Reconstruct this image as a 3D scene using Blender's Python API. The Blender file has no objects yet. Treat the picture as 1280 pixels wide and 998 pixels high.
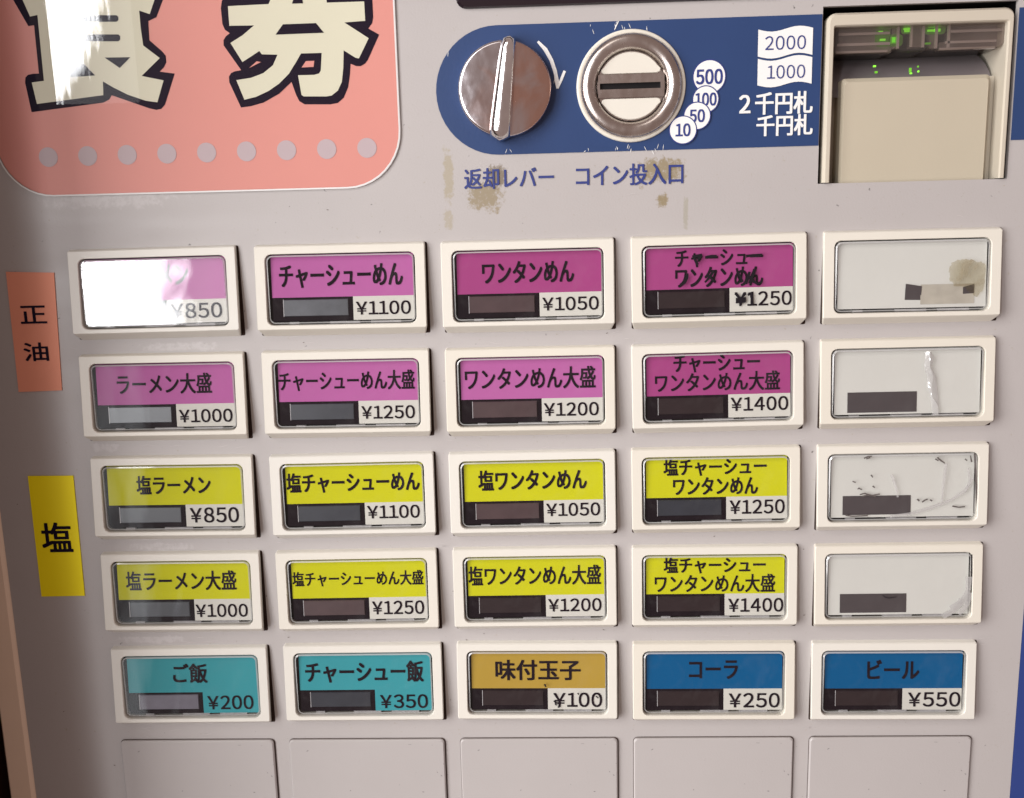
import bpy, math, random
from mathutils import Matrix, Vector

# ------------------------------------------------------------------ camera, world, lamps, exposure
S = 0.06                       # metres per panel unit: one column of buttons is 60 mm
# camera pose in panel units (u right, v down, w out of the panel)
CU, CV, CW = 0.1038, -1.4522, 5.1304
ROT = ((0.9990585669944316, 0.025356574969075757, 0.035199770182067804),
       (-0.01853292374527672, 0.9830922043502176, -0.1821709320481226),
       (-0.03922385055657473, 0.18134707566340183, 0.9826366203718687))
FOC = 1200.0
scene = bpy.context.scene
COL = scene.collection


def W3(u, v, w=0.0):
    """panel units to world metres"""
    return Vector((u * S, -w * S, -v * S))


def P(x, y, w=0.0):
    """point of the panel (at height w above it) that the photograph shows at x, y"""
    a, b = (x - 640) / FOC, (y - 499) / FOC
    d = [a * ROT[0][k] + b * ROT[1][k] + ROT[2][k] for k in range(3)]
    t = (CW - w) / d[2]
    return CU + d[0] * t, CV + d[1] * t


cam = bpy.data.cameras.new('camera')
cam.sensor_width = 36
cam.lens = FOC / 1280 * 36
cam.clip_start = 0.005
cam.clip_end = 50
co = bpy.data.objects.new('camera', cam)
COL.objects.link(co)
RA = [Vector((r[0], r[2], -r[1])) for r in ROT]     # camera axes (right, down, forward) in world axes
m = Matrix.Identity(4)
for i in range(3):
    m[i][0], m[i][1], m[i][2] = RA[0][i], -RA[1][i], -RA[2][i]
c = W3(CU, CV, CW)
m[0][3], m[1][3], m[2][3] = c
co.matrix_world = m
scene.camera = co

world = bpy.data.worlds.new('World')
scene.world = world
world.use_nodes = True
world.node_tree.nodes['Background'].inputs[0].default_value = (1.0, 0.74, 0.66, 1)
world.node_tree.nodes['Background'].inputs[1].default_value = 0.33
scene.view_settings.view_transform = 'Standard'
scene.view_settings.look = 'None'
scene.view_settings.exposure = 0
scene.view_settings.gamma = 1


def mirror(x, y, w):
    """where the mirror image seen in the panel at photo point x, y lies, at distance w in front of the panel"""
    u, v = P(x, y, 0)
    k = w / CW
    return u + (u - CU) * k, v + (v - CV) * k


def mirror_face(x, y, w, tilt=0.03):
    """the same for a mirror sloping like the button faces"""
    u, v = P(x, y, 0.04)
    d = Vector((u - CU, v - CV, -CW))
    n = Vector((0, -tilt, 1)).normalized()
    r = d - 2 * d.dot(n) * n
    t = w / r.z
    return u + r.x * t, v + r.y * t


def lamp(name, u0, u1, v0, v1, w, radiance, color, tex=None):
    """upright rectangular window of light facing the machine"""
    l = bpy.data.lights.new(name, 'AREA')
    l.shape = 'RECTANGLE'
    l.size = (u1 - u0) * S
    l.size_y = (v1 - v0) * S
    l.energy = radiance * math.pi * l.size * l.size_y
    l.color = color
    o = bpy.data.objects.new(name, l)
    COL.objects.link(o)
    o.location = W3((u0 + u1) / 2, (v0 + v1) / 2, w)
    o.rotation_euler = (math.pi / 2, 0, 0)
    if tex:
        l.use_nodes = True
        nt = l.node_tree
        em = nt.nodes['Emission']
        g = nt.nodes.new('ShaderNodeNewGeometry')
        tex(nt, g.outputs['Parametric'], em)
    return o


def frayed(lo, hi, sc, edge, seed, slant=0.0):
    """window with leaves in front: bright, with a broken right side"""
    def f(nt, uv, em):
        sep = nt.nodes.new('ShaderNodeSeparateXYZ')
        nt.links.new(uv, sep.inputs[0])
        mp = nt.nodes.new('ShaderNodeMapping')
        mp.inputs['Location'].default_value = (seed, seed * 2, 0)
        mp.inputs['Scale'].default_value = (2.2, 0.8, 1)
        nt.links.new(uv, mp.inputs[0])
        n = nt.nodes.new('ShaderNodeTexNoise')
        n.inputs['Scale'].default_value = sc
        n.inputs['Detail'].default_value = 4
        nt.links.new(mp.outputs[0], n.inputs['Vector'])
        a = nt.nodes.new('ShaderNodeMath'); a.operation = 'MULTIPLY_ADD'
        nt.links.new(n.outputs[0], a.inputs[0]); a.inputs[1].default_value = edge[1]
        nt.links.new(sep.outputs[edge[2]], a.inputs[2])
        if slant:
            pw = nt.nodes.new('ShaderNodeMath'); pw.operation = 'POWER'
            iv = nt.nodes.new('ShaderNodeMath'); iv.operation = 'SUBTRACT'; iv.inputs[0].default_value = 1.0
            nt.links.new(sep.outputs[1], iv.inputs[1]); nt.links.new(iv.outputs[0], pw.inputs[0]); pw.inputs[1].default_value = 4
            a2 = nt.nodes.new('ShaderNodeMath'); a2.operation = 'MULTIPLY_ADD'
            nt.links.new(pw.outputs[0], a2.inputs[0]); a2.inputs[1].default_value = slant
            nt.links.new(a.outputs[0], a2.inputs[2]); a = a2
        r = nt.nodes.new('ShaderNodeMapRange')
        r.inputs['From Min'].default_value = edge[0]
        r.inputs['From Max'].default_value = edge[0] + edge[3]
        r.inputs['To Min'].default_value = hi
        r.inputs['To Max'].default_value = lo
        nt.links.new(a.outputs[0], r.inputs[0])
        nt.links.new(r.outputs[0], em.inputs['Strength'])
    return f


# two panes of a bright window to the left, behind the viewer: the glare on the sign and on the first button
u0, v0 = mirror(40, -160, 42); u1, v1 = mirror(175, 128, 42)
lamp('window_light_upper', u0, u1, v0, v1, 42, 44, (0.97, 0.98, 1.0), frayed(0.04, 1.0, 9, (0.90, 0.6, 0, 0.22), 3, 0.75))
u0, v0 = mirror_face(72, 312, 42); u1, v1 = mirror_face(300, 425, 42)
lamp('window_light_lower', u0, u1, v0, v1, 42, 44, (0.97, 0.98, 1.0), frayed(0.12, 1.0, 4, (0.75, 0.45, 0, 0.22), 8))
# dim hazy panes below them (pale veils on the left column)
u0, v0 = mirror_face(70, 435, 42); u1, v1 = mirror_face(340, 905, 42)
lamp('window_light_dim', u0, u1, v0, v1, 42, 2.9, (0.90, 0.96, 1.0), frayed(0.05, 1.0, 3.2, (0.75, 1.2, 0, 0.3), 5))
# soft key lamp added at the left to raise the panel's light
lamp('added_key_light', -52, -14.5, -26, 9, 20, 8.6, (1.0, 0.985, 0.975))
# weak overhead fill lamp added at the upper left
lamp('added_fill_light', -24, -4, -40, -24, 30, 2.2, (1.0, 0.93, 0.86))

# ------------------------------------------------------------------ materials
MATS = {}


def mat(name, col, rough=0.5, metal=0.0, spec=0.5, bump=0.0, bscale=800.0, var=0.0, vscale=60.0, coat=0.0, emit=None, rvar=0.0):
    if name in MATS:
        return MATS[name]
    M = bpy.data.materials.new(name)
    M.use_nodes = True
    nt = M.node_tree
    b = nt.nodes['Principled BSDF']
    b.inputs['Base Color'].default_value = (*col, 1)
    b.inputs['Roughness'].default_value = rough
    b.inputs['Metallic'].default_value = metal
    b.inputs['Specular IOR Level'].default_value = spec
    b.inputs['Coat Weight'].default_value = coat
    b.inputs['Coat Roughness'].default_value = 0.08
    tc = nt.nodes.new('ShaderNodeTexCoord')
    if var:
        n = nt.nodes.new('ShaderNodeTexNoise')
        n.inputs['Scale'].default_value = vscale
        n.inputs['Detail'].default_value = 5
        nt.links.new(tc.outputs['Object'], n.inputs['Vector'])
        mx = nt.nodes.new('ShaderNodeMix'); mx.data_type = 'RGBA'
        mx.inputs[6].default_value = tuple(x * (1 - var) for x in col) + (1,)
        mx.inputs[7].default_value = tuple(min(1, x * (1 + var)) for x in col) + (1,)
        nt.links.new(n.outputs[0], mx.inputs[0])
        nt.links.new(mx.outputs[2], b.inputs['Base Color'])
    if rvar:
        n = nt.nodes.new('ShaderNodeTexNoise')
        n.inputs['Scale'].default_value = vscale * 0.7
        n.inputs['Detail'].default_value = 6
        nt.links.new(tc.outputs['Object'], n.inputs['Vector'])
        r = nt.nodes.new('ShaderNodeMapRange')
        r.inputs['From Min'].default_value = 0.35; r.inputs['From Max'].default_value = 0.65
        r.inputs['To Min'].default_value = max(0.01, rough - rvar); r.inputs['To Max'].default_value = rough + rvar
        nt.links.new(n.outputs[0], r.inputs[0])
        nt.links.new(r.outputs[0], b.inputs['Roughness'])
    if bump:
        n = nt.nodes.new('ShaderNodeTexNoise')
        n.inputs['Scale'].default_value = bscale
        n.inputs['Detail'].default_value = 3
        nt.links.new(tc.outputs['Object'], n.inputs['Vector'])
        bp = nt.nodes.new('ShaderNodeBump')
        bp.inputs['Strength'].default_value = bump
        bp.inputs['Distance'].default_value = 0.0003
        nt.links.new(n.outputs[0], bp.inputs['Height'])
        nt.links.new(bp.outputs[0], b.inputs['Normal'])
    if emit:
        b.inputs['Emission Color'].default_value = (*emit[0], 1)
        b.inputs['Emission Strength'].default_value = emit[1]
    MATS[name] = M
    return M


def clear(name, tint, ior, rough, bump=0.0, bscale=60, haze=0.0, hcol=(0.8, 0.8, 0.8), smudge=0.0):
    """thin clear or smoked plastic: see-through with a mirror-like surface"""
    M = bpy.data.materials.new(name)
    M.use_nodes = True
    nt = M.node_tree
    for n in list(nt.nodes):
        nt.nodes.remove(n)
    out = nt.nodes.new('ShaderNodeOutputMaterial')
    tr = nt.nodes.new('ShaderNodeBsdfTransparent'); tr.inputs[0].default_value = (*tint, 1)
    gl = nt.nodes.new('ShaderNodeBsdfGlossy'); gl.inputs['Roughness'].default_value = rough
    df = nt.nodes.new('ShaderNodeBsdfDiffuse'); df.inputs[0].default_value = (*hcol, 1)
    f0 = ((ior - 1) / (ior + 1)) ** 2            # a thin sheet mirrors the same from either side
    lw = nt.nodes.new('ShaderNodeLayerWeight'); lw.inputs['Blend'].default_value = 0.5
    pw = nt.nodes.new('ShaderNodeMath'); pw.operation = 'POWER'; pw.inputs[1].default_value = 5
    nt.links.new(lw.outputs['Facing'], pw.inputs[0])
    fr = nt.nodes.new('ShaderNodeMath'); fr.operation = 'MULTIPLY_ADD'; fr.inputs[1].default_value = 1 - f0; fr.inputs[2].default_value = f0
    nt.links.new(pw.outputs[0], fr.inputs[0])
    m1 = nt.nodes.new('ShaderNodeMixShader'); m2 = nt.nodes.new('ShaderNodeMixShader')
    nt.links.new(tr.outputs[0], m1.inputs[1]); nt.links.new(df.outputs[0], m1.inputs[2])
    m1.inputs[0].default_value = haze
    tc = nt.nodes.new('ShaderNodeTexCoord')
    if smudge:
        n = nt.nodes.new('ShaderNodeTexNoise'); n.inputs['Scale'].default_value = 90
        n.inputs['Detail'].default_value = 6; n.inputs['Roughness'].default_value = 0.65
        n.inputs['Distortion'].default_value = 1.5
        nt.links.new(tc.outputs['Object'], n.inputs['Vector'])
        r = nt.nodes.new('ShaderNodeMapRange')
        r.inputs['From Min'].default_value = 0.5; r.inputs['From Max'].default_value = 0.75
        r.inputs['To Min'].default_value = haze; r.inputs['To Max'].default_value = haze + smudge
        nt.links.new(n.outputs[0], r.inputs[0]); nt.links.new(r.outputs[0], m1.inputs[0])
    if bump:
        n = nt.nodes.new('ShaderNodeTexNoise'); n.inputs['Scale'].default_value = bscale
        n.inputs['Detail'].default_value = 1
        nt.links.new(tc.outputs['Object'], n.inputs['Vector'])
        bp = nt.nodes.new('ShaderNodeBump'); bp.inputs['Strength'].default_value = bump
        bp.inputs['Distance'].default_value = 0.001
        nt.links.new(n.outputs[0], bp.inputs['Height'])
        nt.links.new(bp.outputs[0], gl.inputs['Normal']); nt.links.new(bp.outputs[0], lw.inputs['Normal'])
    nt.links.new(fr.outputs[0], m2.inputs[0]); nt.links.new(m1.outputs[0], m2.inputs[1]); nt.links.new(gl.outputs[0], m2.inputs[2])
    nt.links.new(m2.outputs[0], out.inputs[0])
    return M


def panel_material(name, base, rough, stains=True):
    M = mat(name, base, rough, spec=0.5, bump=0.12, bscale=1500, coat=0.0)
    nt = M.node_tree
    b = nt.nodes['Principled BSDF']
    tc = next(n for n in nt.nodes if n.type == 'TEX_COORD')
    L = nt.links.new
    # soft mottling
    n = nt.nodes.new('ShaderNodeTexNoise'); n.inputs['Scale'].default_value = 18; n.inputs['Detail'].default_value = 8
    n.inputs['Roughness'].default_value = 0.6
    L(tc.outputs['Object'], n.inputs['Vector'])
    mx = nt.nodes.new('ShaderNodeMix'); mx.data_type = 'RGBA'
    mx.inputs[6].default_value = tuple(x * 0.93 for x in base) + (1,)
    mx.inputs[7].default_value = tuple(x * 1.06 for x in base) + (1,)
    L(n.outputs[0], mx.inputs[0])
    cur = mx.outputs[2]
    sp = nt.nodes.new('ShaderNodeTexNoise'); sp.inputs['Scale'].default_value = 420; sp.inputs['Detail'].default_value = 2
    L(tc.outputs['Object'], sp.inputs['Vector'])
    r = nt.nodes.new('ShaderNodeMapRange'); r.inputs['From Min'].default_value = 0.735; r.inputs['From Max'].default_value = 0.78
    L(sp.outputs[0], r.inputs[0])
    mx = nt.nodes.new('ShaderNodeMix'); mx.data_type = 'RGBA'
    L(r.outputs[0], mx.inputs[0]); L(cur, mx.inputs[6]); mx.inputs[7].default_value = tuple(x * 0.35 for x in base) + (1,)
    cur = mx.outputs[2]
    # roughness streaks (wiping marks)
    w = nt.nodes.new('ShaderNodeTexNoise'); w.inputs['Scale'].default_value = 22; w.inputs['Detail'].default_value = 7
    mp = nt.nodes.new('ShaderNodeMapping'); mp.inputs['Scale'].default_value = (0.5, 1, 3.5)
    L(tc.outputs['Object'], mp.inputs[0]); L(mp.outputs[0], w.inputs['Vector'])
    rr = nt.nodes.new('ShaderNodeMapRange'); rr.inputs['From Min'].default_value = 0.3; rr.inputs['From Max'].default_value = 0.7
    rr.inputs['To Min'].default_value = rough - 0.08; rr.inputs['To Max'].default_value = rough + 0.1
    L(w.outputs[0], rr.inputs[0]); L(rr.outputs[0], b.inputs['Roughness'])
    if stains:
        # adhesive left by old labels: boxes of broken ochre film
        sx = nt.nodes.new('ShaderNodeSeparateXYZ'); L(tc.outputs['Object'], sx.inputs[0])
        def box(x0, y0, x1, y1, thr, sc, col, strength):
            nonlocal cur
            a, bb = P(x0, y0), P(x1, y1)
            ms = []
            for out, lo, hi in ((sx.outputs[0], min(a[0], bb[0]) * S, max(a[0], bb[0]) * S), (sx.outputs[2], -max(a[1], bb[1]) * S, -min(a[1], bb[1]) * S)):
                d = nt.nodes.new('ShaderNodeMath'); d.operation = 'SUBTRACT'; L(out, d.inputs[0]); d.inputs[1].default_value = (lo + hi) / 2
                ab = nt.nodes.new('ShaderNodeMath'); ab.operation = 'ABSOLUTE'; L(d.outputs[0], ab.inputs[0])
                e_ = nt.nodes.new('ShaderNodeMapRange'); L(ab.outputs[0], e_.inputs[0])
                hf = (hi - lo) / 2
                e_.inputs['From Min'].default_value = hf * 1.12; e_.inputs['From Max'].default_value = hf * 0.4
                ms.append(e_.outputs[0])
            nz = nt.nodes.new('ShaderNodeTexNoise'); nz.inputs['Scale'].default_value = sc * 1.9; nz.inputs['Detail'].default_value = 8
            nz.inputs['Roughness'].default_value = 0.75
            L(tc.outputs['Object'], nz.inputs['Vector'])
            m1 = nt.nodes.new('ShaderNodeMath'); m1.operation = 'MULTIPLY'; L(ms[0], m1.inputs[0]); L(ms[1], m1.inputs[1])
            ad = nt.nodes.new('ShaderNodeMath'); ad.operation = 'MULTIPLY_ADD'; L(m1.outputs[0], ad.inputs[0]); ad.inputs[1].default_value = 0.3
            L(nz.outputs[0], ad.inputs[2])
            q = nt.nodes.new('ShaderNodeMapRange'); q.inputs['From Min'].default_value = thr + 0.19; q.inputs['From Max'].default_value = thr + 0.32
            q.inputs['To Max'].default_value = strength
            L(ad.outputs[0], q.inputs[0])
            m2 = q
            x = nt.nodes.new('ShaderNodeMix'); x.data_type = 'RGBA'
            L(m2.outputs[0], x.inputs[0]); L(cur, x.inputs[6]); x.inputs[7].default_value = (*col, 1)
            cur = x.outputs[2]
        oc = (0.24, 0.185, 0.09)
        box(578, 224, 634, 266, 0.44, 260, oc, 0.75)
        box(606, 203, 636, 238, 0.43, 420, (0.15, 0.11, 0.06), 0.8)
        box(598, 255, 633, 272, 0.56, 330, oc, 0.7)
        box(551, 178, 570, 262, 0.42, 260, (0.34, 0.29, 0.19), 0.65)
        box(552, 258, 569, 292, 0.44, 300, (0.34, 0.29, 0.19), 0.55)
        box(792, 193, 862, 232, 0.45, 300, oc, 0.8)
        box(797, 222, 806, 242, 0.55, 400, oc, 0.5)
        box(818, 240, 838, 262, 0.46, 330, oc, 0.85)
        box(853, 240, 861, 296, 0.44, 300, (0.30, 0.28, 0.2), 0.5)
        # pale smears between the left buttons; the one below the sign paints window glow
        for bx in ((150, 427, 300, 440), (105, 552, 160, 568), (150, 676, 260, 690), (132, 794, 250, 806), (20, 236, 260, 262)):
            box(*bx, 0.5, 160, (0.62, 0.60, 0.60), 0.35)
    L(cur, b.inputs['Base Color'])
    return M


PANEL = (0.43, 0.404, 0.396)
m_panel = panel_material('panel_paint', PANEL, 0.42)
m_plate = panel_material('plate_paint', PANEL, 0.42, stains=False)
m_beige = mat('beige_trim_paint', (0.85, 0.67, 0.52), 0.5, var=0.05, bump=0.1)
m_blue = mat('blue_paint', (0.022, 0.05, 0.145), 0.4, spec=0.4, var=0.08, vscale=70, bump=0.1)
m_bluetrim = mat('blue_trim_paint', (0.02, 0.045, 0.2), 0.45, var=0.06)
m_navy = mat('navy_ink', (0.025, 0.04, 0.19), 0.5, var=0.1)
m_white = mat('white_ink', (0.78, 0.78, 0.77), 0.45, var=0.03)
m_pink = mat('pink_print', (0.68, 0.295, 0.255), 0.3, spec=0.08, var=0.03, vscale=25)
m_dot = mat('lilac_print', (0.50, 0.41, 0.43), 0.35, spec=0.08)
m_cream = mat('cream_print', (0.66, 0.64, 0.50), 0.35, spec=0.08, var=0.03, vscale=40)
m_ink = mat('black_ink', (0.010, 0.005, 0.016), 0.5, spec=0.05)
m_bezel = mat('ivory_plastic', (0.69, 0.67, 0.615), 0.38, bump=0.08, bscale=1800, var=0.035, vscale=90)
_nt = m_bezel.node_tree; _b = _nt.nodes['Principled BSDF']
_oi = _nt.nodes.new('ShaderNodeObjectInfo'); _mx = _nt.nodes.new('ShaderNodeMix'); _mx.data_type = 'RGBA'; _mx.blend_type = 'MULTIPLY'
_mr = _nt.nodes.new('ShaderNodeMix'); _mr.data_type = 'RGBA'       # some buttons have yellowed more than others
_mr.inputs[6].default_value = (1, 1, 1, 1); _mr.inputs[7].default_value = (0.98, 0.955, 0.905, 1)
_nt.links.new(_oi.outputs['Random'], _mr.inputs[0])
_mx.inputs[0].default_value = 1.0
_nt.links.new(_b.inputs['Base Color'].links[0].from_socket, _mx.inputs[6]); _nt.links.new(_mr.outputs[2], _mx.inputs[7])
_nt.links.new(_mx.outputs[2], _b.inputs['Base Color'])
m_hair = mat('hairline_scratch', (0.56, 0.53, 0.52), 0.4)
m_fleck = mat('dark_fleck', (0.12, 0.09, 0.075), 0.5)
m_dark = mat('dark_gap', (0.006, 0.005, 0.006), 0.6, spec=0.2)
m_text = mat('card_ink', (0.011, 0.006, 0.011), 0.7, spec=0.05)
m_mark = mat('marker_ink', (0.008, 0.006, 0.01), 0.35, spec=0.4)
m_price = mat('price_paper', (0.57, 0.56, 0.51), 0.6, var=0.04, vscale=120)
m_magenta_veiled = mat('veiled_magenta_paper', (0.43, 0.12, 0.33), 0.55, spec=0.06, var=0.07, vscale=90)  # paler copy of the magenta card, with the reflected veil mixed into its colour
m_magenta2 = mat('deep_magenta_paper', (0.33, 0.056, 0.195), 0.55, spec=0.06, var=0.07, vscale=90)
m_yellow = mat('yellow_paper', (0.53, 0.53, 0.012), 0.55, spec=0.06, var=0.06, vscale=90)
m_teal = mat('teal_paper', (0.042, 0.285, 0.325), 0.55, spec=0.06, var=0.06, vscale=90)
m_ochre = mat('ochre_paper', (0.40, 0.265, 0.045), 0.55, spec=0.06, var=0.06, vscale=90)
m_cyan = mat('blue_paper', (0.001, 0.086, 0.225), 0.55, spec=0.06, var=0.06, vscale=90)
m_blank = mat('blank_paper', (0.57, 0.57, 0.535), 0.6, var=0.07, vscale=60)
m_black = mat('black_print', (0.008, 0.004, 0.007), 0.6, spec=0.08, var=0.3, vscale=150)
m_tab = mat('tab_plastic', (0.42, 0.41, 0.42), 0.3, var=0.5, vscale=400)
m_lampw = [mat('lamp_window_%s' % k, c_, 0.3, spec=0.5, var=0.6 if k == 'ash' else 0.35, vscale=160) for k, c_ in
           (('violet', (0.068, 0.042, 0.045)), ('slate', (0.028, 0.032, 0.042)), ('soot', (0.02, 0.012, 0.014)), ('ash', (0.075, 0.08, 0.092)), ('pale', (0.13, 0.12, 0.155)))]
m_greyrect = mat('grey_print', (0.06, 0.05, 0.053), 0.5, var=0.15, vscale=200)
m_palerect = mat('faded_print', (0.42, 0.39, 0.33), 0.5, var=0.3, vscale=200)
m_orange = mat('orange_paper', (0.80, 0.32, 0.21), 0.6, spec=0.3, var=0.05)
m_mustard = mat('sticker_yellow_paper', (0.95, 0.80, 0.003), 0.5, spec=0.3, var=0.05)
m_cover = clear('clear_cover', (0.97, 0.97, 0.97), 1.45, 0.015, bump=0.05, bscale=70, haze=0.001, smudge=0.02)
m_coverrim = clear('clear_cover_rim', (0.6, 0.6, 0.6), 1.7, 0.04, haze=0.38, hcol=(0.85, 0.85, 0.85))
m_acryl = clear('sign_acrylic', (0.985, 0.985, 0.985), 1.46, 0.012, bump=0.03, bscale=14, haze=0.0, smudge=0.004)
m_film = clear('crinkled_film', (0.80, 0.80, 0.80), 2.3, 0.10, bump=1.0, bscale=330, haze=0.30, hcol=(0.9, 0.9, 0.9))
m_resid = clear('old_glue', (0.86, 0.83, 0.75), 1.4, 0.3, bump=0.5, bscale=500, haze=0.06, hcol=(0.33, 0.28, 0.18), smudge=0.6)
m_wood = mat('dark_brown_wood', (0.045, 0.018, 0.013), 0.45, var=0.3, vscale=20)
m_beigep = mat('beige_metal', (0.47, 0.42, 0.325), 0.42, var=0.03, bump=0.08, bscale=900)
m_beiged = mat('beige_plastic', (0.53, 0.48, 0.395), 0.35, var=0.03)
m_ramp = mat('grey_ramp_plastic', (0.16, 0.14, 0.145), 0.3, var=0.15)
m_smoke = clear('smoked_lens', (0.55, 0.50, 0.48), 1.6, 0.05, haze=0.07, hcol=(0.45, 0.40, 0.37), bump=0.35, bscale=160, smudge=0.06)
m_lensbar = mat('lens_bar', (0.36, 0.31, 0.29), 0.4, var=0.2)
m_green = mat('green_led_and_reflection', (0.2, 0.7, 0.05), 0.4, emit=((0.28, 1.0, 0.04), 0.9))
m_greendim = mat('green_led_and_reflection_dim', (0.1, 0.3, 0.02), 0.4, emit=((0.25, 0.9, 0.03), 0.35))
m_display = mat('black_display', (0.012, 0.006, 0.01), 0.15, coat=0.5)


def metal(name, c1, c2, rough, scale, thr, bs=0.12, side=0.0):
    M = mat(name, c1, rough, metal=1.0)
    nt = M.node_tree; b = nt.nodes['Principled BSDF']; tc = next(n for n in nt.nodes if n.type == 'TEX_COORD')
    n = nt.nodes.new('ShaderNodeTexNoise'); n.inputs['Scale'].default_value = scale; n.inputs['Detail'].default_value = 7
    n.inputs['Distortion'].default_value = 0.6
    nt.links.new(tc.outputs['Object'], n.inputs['Vector'])
    r = nt.nodes.new('ShaderNodeMapRange'); r.inputs['From Min'].default_value = thr - 0.12; r.inputs['From Max'].default_value = thr + 0.12
    sxx = nt.nodes.new('ShaderNodeSeparateXYZ'); nt.links.new(tc.outputs['Object'], sxx.inputs[0])
    ad = nt.nodes.new('ShaderNodeMath'); ad.operation = 'MULTIPLY_ADD'; ad.inputs[1].default_value = side
    nt.links.new(sxx.outputs[0], ad.inputs[0]); nt.links.new(n.outputs[0], ad.inputs[2])
    nt.links.new(ad.outputs[0], r.inputs[0])
    mx = nt.nodes.new('ShaderNodeMix'); mx.data_type = 'RGBA'
    mx.inputs[6].default_value = (*c1, 1); mx.inputs[7].default_value = (*c2, 1)
    nt.links.new(r.outputs[0], mx.inputs[0]); nt.links.new(mx.outputs[2], b.inputs['Base Color'])
    s = nt.nodes.new('ShaderNodeTexNoise'); s.inputs['Scale'].default_value = 300; s.inputs['Detail'].default_value = 4
    mp = nt.nodes.new('ShaderNodeMapping'); mp.inputs['Scale'].default_value = (1.6, 1, 0.8); mp.inputs['Rotation'].default_value = (0, 0.5, 0)
    nt.links.new(tc.outputs['Object'], mp.inputs[0]); nt.links.new(mp.outputs[0], s.inputs['Vector'])
    rr = nt.nodes.new('ShaderNodeMapRange'); rr.inputs['To Min'].default_value = max(0.02, rough - 0.1); rr.inputs['To Max'].default_value = rough + 0.14
    nt.links.new(s.outputs[0], rr.inputs[0]); nt.links.new(rr.outputs[0], b.inputs['Roughness'])
    bp = nt.nodes.new('ShaderNodeBump'); bp.inputs['Strength'].default_value = bs; bp.inputs['Distance'].default_value = 0.0002
    nt.links.new(s.outputs[0], bp.inputs['Height']); nt.links.new(bp.outputs[0], b.inputs['Normal'])
    return M


m_chrome = metal('worn_chrome_reflection', (0.66, 0.63, 0.66), (0.66, 0.43, 0.36), 0.15, 70, 0.52, 0.02, 10.0)  # copper tone growing to the right paints a warm reflection into the chrome
m_grip = metal('polished_chrome', (0.85, 0.84, 0.85), (0.7, 0.66, 0.66), 0.14, 60, 0.5, 0.04)
m_steel = metal('brushed_steel', (0.62, 0.57, 0.54), (0.50, 0.44, 0.41), 0.24, 80, 0.5, 0.02)

# ------------------------------------------------------------------ mesh helpers
def link(name, me, parent=None, loc=(0, 0, 0)):
    o = bpy.data.objects.new(name, me)
    COL.objects.link(o)
    o.parent = parent
    o.location = loc
    return o


class MB:
    """collects faces given in panel units"""
    def __init__(self, *mats):
        self.v, self.f, self.mi, self.mats, self.sm = [], [], [], list(mats), []

    def pt(self, u, v, w):
        self.v.append(W3(u, v, w)); return len(self.v) - 1

    def face(self, idx, mi=0, sm=False):
        self.f.append(list(idx)); self.mi.append(mi); self.sm.append(sm)

    def poly(self, pts, w, mi=0):
        """flat polygon, pts clockwise on the photo (u right, v down)"""
        ids = [self.pt(p[0], p[1], w if not callable(w) else w(p[0], p[1])) for p in pts]
        self.face(ids, mi)

    def loops(self, loops, mi=0, sm=False, close=False):
        """bridge successive loops of (u, v, w)"""
        ids = [[self.pt(*p) for p in lp] for lp in loops]
        mis = mi if isinstance(mi, (list, tuple)) else [mi] * (len(ids) - 1)
        for k in range(len(ids) - 1):
            a, b = ids[k], ids[k + 1]
            n = len(a)
            for i in range(n):
                j = (i + 1) % n
                self.face((a[i], a[j], b[j], b[i]), mis[k], sm)
        if close:
            self.face(ids[-1], mis[-1], False)
        return ids

    def box(self, u0, u1, v0, v1, w0, w1, mi=0):
        p = [(u0, v0), (u1, v0), (u1, v1), (u0, v1)]
        a = [self.pt(x, y, w0) for x, y in p]; b = [self.pt(x, y, w1) for x, y in p]
        for i in range(4):
            j = (i + 1) % 4
            self.face((a[i], a[j], b[j], b[i]), mi)
        self.face(b, mi); self.face(a[::-1], mi)

    def mesh(self, name):
        me = bpy.data.meshes.new(name)
        me.from_pydata([tuple(x) for x in self.v], [], self.f)
        for mm in self.mats:
            me.materials.append(mm)
        me.polygons.foreach_set('material_index', self.mi)
        me.polygons.foreach_set('use_smooth', self.sm)
        me.validate()
        import bmesh
        bm = bmesh.new(); bm.from_mesh(me)
        bmesh.ops.recalc_face_normals(bm, faces=bm.faces)
        bm.normal_update()
        if sum(f.normal.y * f.calc_area() for f in bm.faces) > 1e-9:      # open sheets face out of the panel
            bmesh.ops.reverse_faces(bm, faces=bm.faces)
        bm.to_mesh(me); bm.free()
        return me

    def build(self, name, parent=None, loc=(0, 0, 0)):
        return link(name, self.mesh(name), parent, loc)


def rr(u0, u1, v0, v1, r, n=4):
    pts = []
    for cx, cy, a0 in ((u0 + r, v0 + r, 180), (u1 - r, v0 + r, 270), (u1 - r, v1 - r, 0), (u0 + r, v1 - r, 90)):
        for k in range(n + 1):
            a = math.radians(a0 + 90 * k / n)
            pts.append((cx + r * math.cos(a), cy + r * math.sin(a)))
    return pts


def circ(cx, cy, r, n=48):
    return [(cx + r * math.cos(2 * math.pi * k / n), cy + r * math.sin(2 * math.pi * k / n)) for k in range(n)]


def plate(mb, pts, w0, w1, ch=0.0, mi=0, inset=None):
    """raised plate with a chamfered edge"""
    cx = sum(p[0] for p in pts) / len(pts); cy = sum(p[1] for p in pts) / len(pts)
    base = [(p[0], p[1], w0) for p in pts]
    up = [(p[0], p[1], w1 - ch) for p in pts]
    def ins(p):
        d = math.hypot(p[0] - cx, p[1] - cy) or 1
        return (p[0] - (p[0] - cx) / d * ch, p[1] - (p[1] - cy) / d * ch, w1)
    top = [ins(p) for p in pts]
    mb.loops([base, up, top], mi, False, True)


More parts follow.
